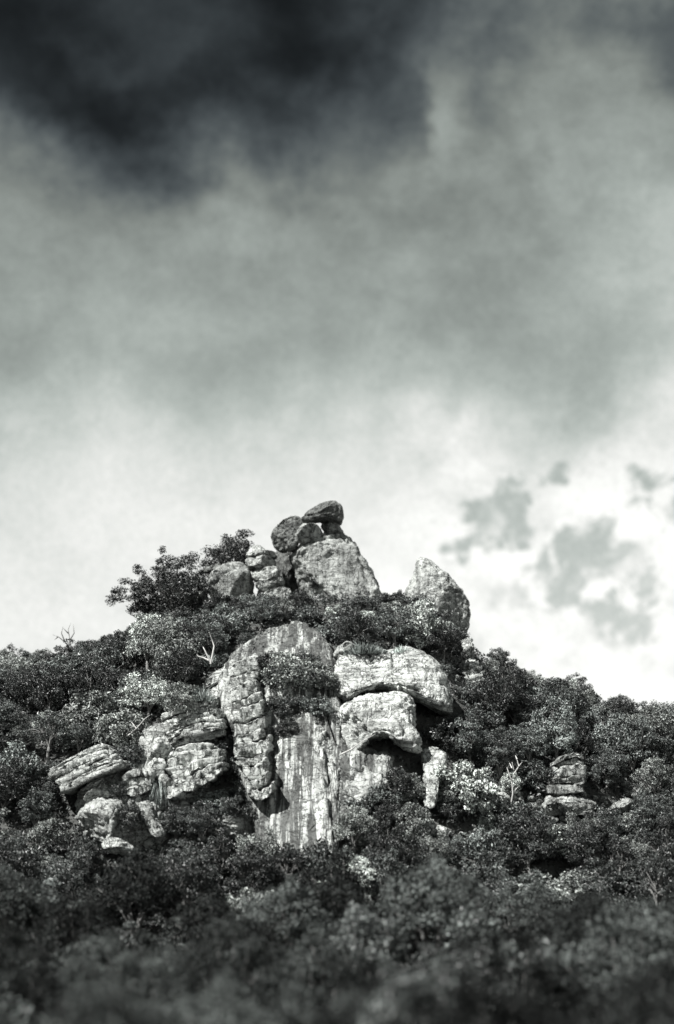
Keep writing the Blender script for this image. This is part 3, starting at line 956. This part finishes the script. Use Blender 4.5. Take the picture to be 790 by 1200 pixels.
def plant_proto(name, seed, H, rx, rz, trunk_h, nclump, per, lsize, crad, mat, low=-0.35, stems=1, hollow=0.35, aspect=0.5, apart=0.55):
    """returns the two meshes (trunk, crown) of a plant standing at the origin"""
    r = np.random.default_rng(seed)
    cz = H - rz
    clumps, cr = [], []
    tries = 0
    while len(clumps) < nclump and tries < 4000:
        tries += 1
        d = r.normal(size=3)
        d /= np.linalg.norm(d)
        if d[2] < low:
            continue
        rad = hollow + (1 - hollow) * r.random() ** 0.5
        c = np.array([d[0] * rx * rad, d[1] * rx * rad, cz + d[2] * rz * rad])
        c[:2] *= 1 + 0.3 * math.sin(3 * math.atan2(c[1], c[0]) + seed) * (0.4 + r.random())
        c[2] += 0.2 * rz * max(0, d[2]) * r.normal()
        q = crad * (0.65 + 0.7 * r.random())
        if any(np.linalg.norm(c - o) < apart * (q + oq) for o, oq in zip(clumps, cr)):
            continue
        clumps.append(c)
        cr.append(q)
    clumps = np.array(clumps)
    cr = np.array(cr)
    pc, pn = crown_points(r, clumps, cr, per)
    lv, lf = leaves(pc, pn, lsize * (0.6 + 0.8 * r.random(len(pc))), r, aspect)
    vl, fl = [], []
    for s in range(stems):
        ang = 2 * math.pi * s / max(stems, 1) + r.random()
        lean = 0.0 if stems == 1 else 0.45
        f0 = Vector((0.12 * math.cos(ang) * (stems > 1), 0.12 * math.sin(ang) * (stems > 1), -0.5))
        fork = Vector((lean * trunk_h * math.cos(ang) + (r.random() - .5) * .3, lean * trunk_h * math.sin(ang) + (r.random() - .5) * .3, trunk_h))
        r0 = 0.032 * H / math.sqrt(stems)
        mid = f0.lerp(fork, 0.5) + Vector(((r.random() - .5) * .2, (r.random() - .5) * .2, 0))
        tube(vl, fl, [f0, mid, fork], [r0 * 1.25, r0, r0 * 0.8], 7)
        mine = np.array([c for i, c in enumerate(clumps) if i % stems == s])
        nl = max(2, 6 // stems)
        la = np.arctan2(mine[:, 1], mine[:, 0]) + 0.5 * mine[:, 2]
        order = np.argsort(la)
        for grp in np.array_split(order, nl):
            if not len(grp):
                continue
            tgt = Vector(mine[grp].mean(0))
            knee = fork.lerp(tgt, 0.55) + Vector(((r.random() - .5) * .3 * rx, (r.random() - .5) * .3 * rx, 0.1 * rz * r.random()))
            tube(vl, fl, [fork, fork.lerp(knee, .5) + Vector((0, 0, .08 * rz)), knee], [r0 * 0.6, r0 * 0.5, r0 * 0.38], 6)
            for g in grp:
                c = Vector(mine[g])
                m1 = knee.lerp(c, 0.5) + Vector(((r.random() - .5) * .2 * rx, (r.random() - .5) * .2 * rx, 0.1 * rz * (r.random() - .3)))
                tube(vl, fl, [knee, m1, c], [r0 * 0.34, r0 * 0.2, r0 * 0.07], 4)
    tm = mesh_obj('trunk', vl, fl, M_BARK)
    cm = mesh_obj('crown', lv, lf, mat, smooth=False)
    return tm, cm


PROTOS = {}


def proto(key, **kw):
    PROTOS[key] = [plant_proto(key, **kw), False]


for k in range(3):
    PROTOS['dark%d' % k] = [plant_proto('tree', 11 + k, 5.2 + .4 * k, 2.2 + .15 * k, 2.2, 1.3, 62, 130, .22, .52, L_DARK, low=-.75), 'tree']
    PROTOS['mid%d' % k] = [plant_proto('tree', 21 + k, 4.8 + .5 * k, 2.1, 2.1 + .1 * k, 1.2, 58, 125, .22, .48, L_MID, low=-.75), 'tree']
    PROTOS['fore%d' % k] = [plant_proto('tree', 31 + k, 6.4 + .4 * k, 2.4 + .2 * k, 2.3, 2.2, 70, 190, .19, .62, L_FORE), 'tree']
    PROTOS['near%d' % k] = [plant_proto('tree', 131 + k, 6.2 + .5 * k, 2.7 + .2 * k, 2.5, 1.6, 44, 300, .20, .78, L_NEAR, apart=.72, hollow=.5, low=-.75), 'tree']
    PROTOS['open%d' % k] = [plant_proto('tree', 71 + k, 5.6, 2.3, 2.3, 1.8, 46, 90, .22, .42, (L_DARK, L_MID, L_DARK)[k], hollow=.35, low=-.6), 'tree']
for k in range(2):
    PROTOS['pale%d' % k] = [plant_proto('shrub', 41 + k, 2.4, 1.6, 1.35, .35, 48, 100, .19, .36, L_PALE, stems=3, low=-.8), 'shrub']
    PROTOS['lite%d' % k] = [plant_proto('tree', 91 + k, 4.4 + .5 * k, 1.9, 1.8, 1.2, 56, 110, .19, .42, L_PALE, low=-.7), 'tree']
    PROTOS['shrub%d' % k] = [plant_proto('shrub', 51 + k, 2.0, 1.45, 1.2, .3, 40, 100, .19, .36, L_MID, stems=3, low=-.8), 'shrub']
    PROTOS['dshrub%d' % k] = [plant_proto('shrub', 61 + k, 2.2, 1.5, 1.25, .3, 40, 105, .19, .38, L_DARK, stems=3, low=-.8), 'shrub']
PROTOS['spread'] = [plant_proto('tree', 81, 7.2, 4.0, 3.3, .8, 150, 130, .21, .56, L_DARK, stems=3, hollow=.35, low=-.7), 'tree']
USED = set()


def put_plant(key, loc, scale, label, group=None, rot=None, sz=1.0):
    (tm, cm), kind = PROTOS[key]
    name = 'leafy_tree' if kind == 'tree' else 'leafy_shrub'
    root = thing(name, label, kind, loc, group)
    root.rotation_euler = (0, 0, random.random() * 6.283 if rot is None else rot)
    root.scale = (scale, scale, scale * sz)
    for o in (tm, cm):
        c = o if key not in USED else o.copy()
        if key in USED:
            COL.objects.link(c)
        c.parent = root
    USED.add(key)
    return root


# ---- plants that stand out, one by one: key, pixel of the base, scale, label
p = P(200, 738, 152.0)
put_plant('spread', (p[0], 152.0, float(terrain(p[0:1], np.array([152.]))[0]) - .7), 1.08, 'big spreading tree with an open crown on the left skyline', rot=0.4, sz=.9)
PLANTS = [
    ('dark1', 276, 684, 1.15, 'small dark tree on the ridge just behind the squarish boulder', 155.5),
    ('dshrub0', 372, 690, .55, 'small dark shrub growing against the foot of the summit block', None),
    ('dshrub1', 350, 712, .7, 'dark shrub below the cleft left of the summit block', None),
    ('dshrub0', 262, 722, .9, 'dark shrub right below the squarish ridge boulder', None),
    ('dshrub1', 290, 726, .65, 'dense dark bush at the foot of the stacked pillar', None),
    ('dshrub0', 322, 730, .6, 'dark bush between the stacked pillar and the upper cliff', None),
    ('shrub0', 360, 730, .8, 'leafy bush just above the rim of the upper cliff', None),
    ('pale0', 400, 732, .75, 'lighter bush on the ledge below the summit block', None),
    ('dshrub1', 428, 716, .75, 'dark bush at the right foot of the summit block', None),
    ('dshrub0', 460, 722, .9, 'dark bush in the saddle between summit block and pointed boulder', None),
    ('shrub1', 452, 748, .9, 'leafy bush above the overhanging boulder, below the saddle', None),
    ('dshrub1', 486, 742, .6, 'dark bush hiding the left foot of the pointed boulder', None),
    ('dshrub0', 524, 762, 1.0, 'dark bush hiding the right foot of the pointed boulder', None),
    ('shrub1', 372, 838, .8, 'scrubby bush clinging beneath the cleft of the main wall', None),
    ('dshrub0', 318, 788, .75, 'dark scrub clinging to the upper left of the main wall', None),
    ('pale0', 330, 792, .85, 'pale scrub high on the middle of the main wall', None),
    ('shrub0', 356, 786, .8, 'leafy scrub under the rounded rim of the upper cliff', None),
    ('pale1', 342, 806, 1.2, 'large pale leafy shrub spreading over the upper cliff face', None),
    ('pale0', 372, 806, .9, 'pale shrub near the right rim of the upper cliff', None),
    ('shrub0', 322, 802, .7, 'tangled shrub in the gully right of the wedge shaped block', None),
    ('dshrub1', 330, 838, .85, 'dark shrub hanging in the gully beside the ribbed column', None),
    ('shrub1', 350, 828, .5, 'small shrub in the notch above the streaked slab', None),
    ('dshrub0', 334, 862, .55, 'dark shrub against the right edge of the ribbed column', None),
    ('pale1', 384, 806, .6, 'pale shrub in the cleft left of the overhanging boulder', None),
    ('dshrub0', 271, 888, .75, 'dark bush in the hollow left of the ribbed column', None),
    ('dshrub1', 268, 918, .8, 'dark bush right of the lower bedded outcrop', None),
    ('shrub0', 284, 942, .8, 'leafy bush leaning on the lower ribbed column', None),
    ('shrub1', 250, 952, .9, 'bush at the base of the hollow under the bedded outcrops', None),
    ('dshrub0', 276, 958, .7, 'small dark bush at the foot of the ribbed column', None),
    ('pale0', 545, 950, 1.5, 'broad pale bush right of the slim rock pillar', None),
    ('pale1', 526, 945, .9, 'smaller pale bush touching the slim rock pillar', None),
    ('pale1', 474, 938, .9, 'pale bush between the rounded toe stone and slim pillar', None),
    ('shrub0', 440, 960, 1.15, 'leafy bush at the right foot of the streaked slab', None),
    ('shrub1', 418, 975, .9, 'bush hugging the lower right edge of the streaked slab', None),
    ('dshrub0', 530, 885, 1.2, 'dark bush in the shade under the overhanging boulder', None),
    ('pale0', 112, 868, 1.7, 'pale twiggy bush above the long sloping slabs', None),
    ('pale1', 145, 874, 1.3, 'pale bush above the low bedded ledge', None),
    ('shrub1', 155, 898, 1.0, 'dense bush hanging between sloping slabs and stone pillar', None),
    ('dshrub1', 142, 935, .5, 'dark little bush on the slabs below the low ledge', None),
    ('dshrub0', 152, 968, .7, 'dark bush in the gap between two smooth pale rocks', None),
    ('pale0', 213, 832, .9, 'soft pale bush on top of the thickest bedded outcrop', None),
    ('mid1', 250, 772, .55, 'leafy tree on the left brink above the wedge shaped block', None),
]
for key, px, py, sc, lab, yy in PLANTS:
    if yy:
        q = P(px, py, yy)
        l = (q[0], yy, float(terrain(q[0:1], np.array([yy]))[0]))
    else:
        l = hit(px, py)
        l = (l[0], l[1] + 0.15, l[2] - 0.1)
    put_plant(key, l, sc, lab)


# ---- dead wood
def snag(name, px_lines, label, cat, Y, rad=.09, mat=M_DEAD, depth=.5):
    vl, fl = [], []
    r = random.Random(len(label))
    for ln in px_lines:
        pts = [Vector(P(a, b_, Y + (r.random() - .5) * depth * (i > 0))) for i, (a, b_) in enumerate(ln)]
        n = len(pts)
        tube(vl, fl, pts, [rad * (1 - .75 * i / (n - 1)) for i in range(n)], 6)
    v_ = np.array(vl)
    loc = np.array([v_[:, 0].mean(), v_[:, 1].mean(), v_[:, 2].min()])
    o = mesh_obj(name, v_, fl, mat, None, True, loc)
    return tag(o, label, cat)


def front_y(px, py, d):
    return float(hit(px, py)[1]) - d


snag('dead_branch', [[(247, 778), (249, 768), (251, 757), (248, 748), (245, 741)], [(247, 776), (243, 768), (240, 762), (238, 758)], [(245, 774), (238, 771), (232, 769), (229, 764)]],
     'bleached forked dead branch left of the wedge shaped block', 'dead branch', front_y(246, 778, 2.4), .10)
snag('dead_branch', [[(598, 948), (601, 930), (600, 915), (603, 905), (600, 893)], [(603, 906), (608, 898), (606, 890)], [(600, 915), (596, 905), (594, 899)], [(608, 898), (612, 893)], [(601, 930), (606, 923), (609, 921)], [(600, 900), (597, 894)], [(606, 890), (604, 885)]],
     'tall thin forked white snag on the right slope', 'dead branch', front_y(598, 944, .6), .06)
snag('dead_branch', [[(62, 850), (66, 842), (70, 838), (78, 837)], [(66, 842), (64, 836)]], 'crooked white branch beside the small rock of the left slope', 'dead branch', front_y(66, 850, 3.0), .08)
snag('dead_branch', [[(150, 862), (160, 854), (170, 842), (176, 838)], [(160, 854), (154, 846)]], 'pale bare branch over the bushes above the stone pillar', 'dead branch', front_y(160, 860, 3.0), .06)
snag('dead_branch', [[(400, 884), (412, 878), (426, 868), (440, 860)]], 'straight bleached pole lying against the tapering block', 'dead branch', 119.6, .07, depth=.1)
snag('bare_tree', [[(86, 775), (84, 762), (82, 750), (80, 738), (83, 730)], [(84, 762), (76, 752), (68, 746), (62, 744)], [(82, 750), (87, 742), (86, 732)], [(76, 752), (72, 742), (74, 734)], [(80, 742), (74, 736)], [(68, 746), (64, 750)]],
     'leafless twiggy tree sticking up on the left skyline', 'dead tree', 152.5, .07, M_BARK, 1.0)

# ---- grass tufts
def grass(px, py, wpx, hpx, label, Y=None, droop=0.0, n=420):
    r = np.random.default_rng(int(px * 7 + py))
    n = int(n * 1.3)
    c = hit(px, py) if Y is None else Vector(P(px, py, Y))
    w_ = wpx * .075
    h_ = hpx * .075
    base = np.stack([np.clip(r.normal(size=n), -1.5, 1.5) * w_ * .26, np.clip(r.normal(size=n), -1.4, 1.4) * w_ * .18, np.zeros(n)], -1)
    d = np.stack([(base[:, 0] / w_ * 1.2 + r.normal(size=n) * .3) * (1 - .8 * droop), base[:, 1] / w_ + r.normal(size=n) * .35 - .3 * droop, np.full(n, 1.0 - 1.9 * droop)], -1)
    d /= np.linalg.norm(d, axis=1, keepdims=True)
    ln = h_ * (.35 + .75 * r.random(n)) * np.exp(-(base[:, 0] / (w_ * .4)) ** 2)
    ln *= 0.6 + 0.7 * (vnoise(base * 2.5 + px, 5) + 1) / 2 * 1.3
    side = np.cross(d, r.normal(size=(n, 3)))
    side /= np.linalg.norm(side, axis=1, keepdims=True)
    wd = .022
    mid = base + d * ln[:, None] * .55
    tip = base + d * ln[:, None] - np.array([0, 0, .22]) * ln[:, None]
    v = np.stack([base - side * wd, base + side * wd, mid + side * wd * .8, tip, mid - side * wd * .8], 1).reshape(-1, 3)
    i = np.arange(n) * 5
    f = np.stack([i, i + 1, i + 2, i + 3, i + 4], -1)
    o = mesh_obj('grass_tuft', v, f, L_GRASS, smooth=False)
    o.location = c
    return tag(o, label, 'grass tuft')


grass(428, 767, 52, 15, 'pale dry grass tuft on top of the overhanging boulder', n=1500)
grass(470, 765, 26, 9, 'short dry grass at the upper right rim of the overhanging boulder', n=300)
grass(186, 915, 18, 34, 'drooping dry grass hanging from the narrow stone pillar', n=500, droop=.8)
grass(250, 782, 26, 20, 'dry grass tuft left of the wedge shaped block', n=350)
grass(238, 822, 26, 18, 'grass tuft on the brow of the thickest bedded outcrop', n=300)

# ------------------------------------------------------------------ the forest
ROCK_POLYS.append(np.array([(284, 766), (300, 742), (360, 737), (386, 752), (390, 800), (388, 880), (330, 875), (310, 850), (306, 800)]))
MASK = np.zeros((1240, 860), bool)
yy_, xx_ = np.mgrid[0:1240, 0:860]
for pl in ROCK_POLYS:
    ins = np.zeros(MASK.shape, bool)
    x0, y0 = pl[-1]
    for x1, y1 in pl:
        cnd = (y0 > yy_) != (y1 > yy_)
        with np.errstate(divide='ignore', invalid='ignore'):
            xi = (x1 - x0) * (yy_ - y0) / (y1 - y0 + 1e-12) + x0
        ins ^= cnd & (xx_ < xi)
        x0, y0 = x1, y1
    MASK |= ins
# the silhouette of the wooded hill: crowns must not stand up above it
SIL = np.array([(-60, 790), (0, 775), (30, 772), (60, 770), (100, 750), (160, 738), (185, 722), (225, 716), (240, 700), (300, 690), (340, 690), (440, 690), (470, 690), (490, 700), (545, 742),
                (575, 768), (610, 786), (640, 795), (665, 794), (690, 820), (720, 826), (750, 828), (790, 838), (860, 850)], float)


def covered(px, py, rx, ry):
    x0, x1 = int(max(px - rx, 0)), int(min(px + rx, 859))
    y0, y1 = int(max(py - ry, 0)), int(min(py + ry, 1239))
    if x1 <= x0 or y1 <= y0:
        return 0.0
    return MASK[y0:y1, x0:x1].mean()


LOOK = {'dark': 'dark rounded tree', 'lite': 'light leafed tree', 'mid': 'bushy leafy tree', 'open': 'loose open-crowned tree', 'fore': 'dark full-crowned tree', 'near': 'dark billowing tree', 'pale': 'light leafed shrub', 'shrub': 'low leafy shrub', 'dshrub': 'low dark shrub'}


MARKS = [(40, 'left edge of the view'), (105, 'long sloping slabs'), (165, 'low bedded ledge'), (225, 'thickest bedded outcrop'), (285, 'ribbed column'),
         (345, 'streaked slab'), (410, 'rounded pale buttress'), (460, 'tapering block'), (508, 'slim rock pillar'), (555, 'broad pale bush'), (602, 'forked white snag'), (662, 'square right outcrop'), (715, 'far right skyline trees'), (770, 'right edge of the view')]


def where(px, py, Y):
    mk = min(MARKS, key=lambda q: abs(q[0] - px))[1]
    if Y < 45:
        return 'in the blurriest bottom canopy under the ' + mk
    if Y < 66:
        return 'in the near valley canopy below the ' + mk
    if Y < 86:
        return 'in the middle valley canopy below the ' + mk
    if Y < 107:
        return 'at the far valley rim below the ' + mk
    if px < 235:
        sub = 'left edge' if px < 60 else ('sloping slabs' if px < 130 else 'stone pillar' if px < 185 else 'bedded outcrops')
        if Y > 146: return 'on the left skyline above the ' + sub
        if Y > 132: return 'on the upper left slope above the ' + sub
        return 'on the lower left slope close to the ' + sub
    if px < 400:
        sub = 'squarish ridge boulder' if px < 285 else ('stacked pillar' if px < 335 else 'summit block')
        if Y > 140: return 'between the upper cliff and the ' + sub
        if Y > 122: return 'beside the central cliff, below the ' + sub
        return 'at the slab foot in line with the ' + sub
    if px < 545:
        sub = 'left side' if px < 450 else ('middle' if px < 500 else 'right side')
        if Y > 136: return 'above the overhanging boulder, ' + sub
        if Y > 122: return 'beside the overhanging boulder, ' + sub
        return 'around the slim pillar foot, ' + sub
    sub = 'forked white snag' if px < 630 else ('square outcrop' if px < 700 else 'right edge')
    if Y > 146: return 'on the right skyline above the ' + sub
    if Y > 130: return 'on the upper right slope above the ' + sub
    return 'on the lower right slope by the ' + sub


placed = []


def try_tree(x, y, key, sc, lim, topcut=True, gapf=0.62):
    z = float(terrain(np.array([x]), np.array([y]))[0])
    (tm, cm), kind = PROTOS[key]
    if 'H' not in cm:
        co = np.empty(len(cm.data.vertices) * 3, np.float32)
        cm.data.vertices.foreach_get('co', co)
        co = co.reshape(-1, 3)
        cm['H'] = 1
        cm['zt'] = float(np.percentile(co[:, 2], 98))
        cm['zb'] = float(np.percentile(co[:, 2], 4))
        cm['rr'] = float(np.percentile(np.abs(co[:, 0]), 95))
    zt, zb, rr = cm['zt'], cm['zb'], cm['rr']
    for _ in range(6):
        top = np.array([x, y, z + zt * sc])
        bot = np.array([x, y, z + zb * sc])
        pt, pb = to_px(top), to_px(bot)
        rx = rr * sc * FPX / y
        cy, ry = (pt[1] + pb[1]) / 2, (pb[1] - pt[1]) / 2
        sil = np.interp(pt[0], SIL[:, 0], SIL[:, 1]) - 4 - 17 * vnoise(np.array([[x / 1.6, y / 9, 3.0]]), 8)[0]
        vl = np.interp(y, [26, 45, 60, 80, 104, 107], [1150, 1118, 1072, 1022, 980, 950]) - 22 * (pt[0] < 90) - 15 * (pt[0] > 690)
        if (y > 106 or pt[1] > vl) and covered(pt[0], cy + ry * .15, rx * .92, ry * 1.1) <= lim and (not topcut or pt[1] > sil - 3 or y < 100):
            break
        sc *= 0.85
    else:
        return False
    if sc < (0.42 if y > 106 else .3):
        return False
    if pt[0] + rx < 0 or pt[0] - rx > 790 or pt[1] > 1200:
        return False
    up = BVH.ray_cast(Vector((x, y, 90)), Vector((0, 0, -1)))[0]
    if up is not None and up.z > z + 0.6:
        return False          # a rock stands here
    for (qx, qy, qr) in placed:
        if (qx - x) ** 2 + ((qy - y)) ** 2 < (gapf * (qr + rr * sc)) ** 2:
            return False
    placed.append((x, y, rr * sc))
    fam = key.rstrip('0123456789')
    wh = where(pt[0], cy, y)
    szw = 'small ' if sc < (.62 if kind == 'tree' else .9) else ('large ' if sc > (.88 if kind == 'tree' else 1.2) else '')
    lab = szw + LOOK[fam] + ' ' + wh
    put_plant(key, (x, y, z - .1), sc, lab, group=szw + LOOK[fam] + 's ' + wh, sz=random.uniform(.82, 1.25))
    return True


rs = random.Random(5)
# hillside, far rows first
for y0 in np.arange(157, 105, -2.1):
    half = 400 / FPX * y0 + 2
    x = -half + rs.random() * 2
    while x < half:
        y = y0 + rs.uniform(-1, 1)
        fam = rs.choices(['dark', 'mid', 'open', 'shrub', 'dshrub', 'pale', 'lite'], [.28, .2, .17, .1, .1, .08, .1])[0]
        key = fam + str(rs.randrange(3 if fam in ('dark', 'mid', 'open') else 2))
        sc = rs.uniform(.42, 1.02) if fam in ('dark', 'mid', 'open', 'lite') else rs.uniform(.8, 1.5)
        if y < 118 and fam in ('dark', 'mid', 'open'):
            sc *= .85
        try_tree(x, y, key, sc, .045)
        x += rs.uniform(1.6, 2.6)
# small fill between
for y0 in np.arange(156, 108, -2.4):
    half = 400 / FPX * y0 + 1
    x = -half + rs.random() * 2
    while x < half:
        key = rs.choice(['shrub0', 'shrub1', 'dshrub0', 'dshrub1', 'dshrub0', 'pale0'])
        try_tree(x, y0 + rs.uniform(-1, 1), key, rs.uniform(.7, 1.1), .05)
        x += rs.uniform(1.8, 3)
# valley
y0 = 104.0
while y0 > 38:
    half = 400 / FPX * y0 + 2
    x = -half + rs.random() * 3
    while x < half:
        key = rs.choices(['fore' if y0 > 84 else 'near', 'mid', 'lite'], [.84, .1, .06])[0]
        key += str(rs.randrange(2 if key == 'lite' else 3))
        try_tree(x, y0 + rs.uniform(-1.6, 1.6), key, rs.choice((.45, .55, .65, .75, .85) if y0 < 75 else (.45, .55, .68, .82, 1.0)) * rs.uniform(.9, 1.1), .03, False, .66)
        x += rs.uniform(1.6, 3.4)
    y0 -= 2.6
print('plants', len([o for o in bpy.data.objects if o.parent is None and o.name.startswith('leafy')]))

# ------------------------------------------------------------------ ground cover
r = np.random.default_rng(3)
N = 60000
gyv = r.uniform(100, 160, N)
gxv = r.uniform(-1, 1, N) * (410 / FPX * gyv)
gz = terrain(gxv, gyv)
hh = r.random(N) ** 2 * 0.9
pc = np.stack([gxv, gyv, gz + hh], -1)
lv, lf = leaves(pc, np.array([0, -.5, .8]) + r.normal(size=(N, 3)) * .6, .22 + .22 * r.random(N), r, .5)
gc = mesh_obj('undergrowth', lv, lf, L_DARK, smooth=False)
gc['kind'] = 'stuff'

# loose stones at the feet of the rocks
iv, jf = ico(2)
rv, rf, no = [], [], 0
for (x0, x1, y0, y1, n) in ((95, 300, 950, 1000, 60), (300, 470, 925, 990, 50), (480, 620, 930, 985, 40), (620, 760, 915, 965, 60), (535, 575, 750, 815, 25), (240, 330, 700, 745, 20), (380, 480, 735, 765, 20)):
    for k in range(n):
        h_ = hit(r.uniform(x0, x1), r.uniform(y0, y1))
        if h_.z > float(terrain(np.array([h_.x]), np.array([h_.y]))[0]) + .4:
            continue          # only on open ground
        sz_ = r.uniform(.12, .5) * r.uniform(.5, 1)
        q = cut_planes(iv * np.array([1.2, 1, .75]) * sz_, k, 6)
        a_ = r.random() * 6.28
        q = np.stack([q[:, 0] * math.cos(a_) - q[:, 1] * math.sin(a_), q[:, 0] * math.sin(a_) + q[:, 1] * math.cos(a_), q[:, 2]], -1)
        rv.append(q + np.array(h_) + np.array([0, -.1, .05]))
        rf.append(jf + no)
        no += len(q)
rb = mesh_obj('rubble', np.vstack(rv), np.vstack(rf), R_PALE, smooth=False)
rb['kind'] = 'stuff'

# drop unused prototypes
for key, ((tm, cm), kind) in PROTOS.items():
    if key not in USED:
        bpy.data.objects.remove(tm)
        bpy.data.objects.remove(cm)
for o in list(bpy.data.objects):
    for k in ('H', 'zt', 'zb', 'rr'):
        if k in o:
            del o[k]
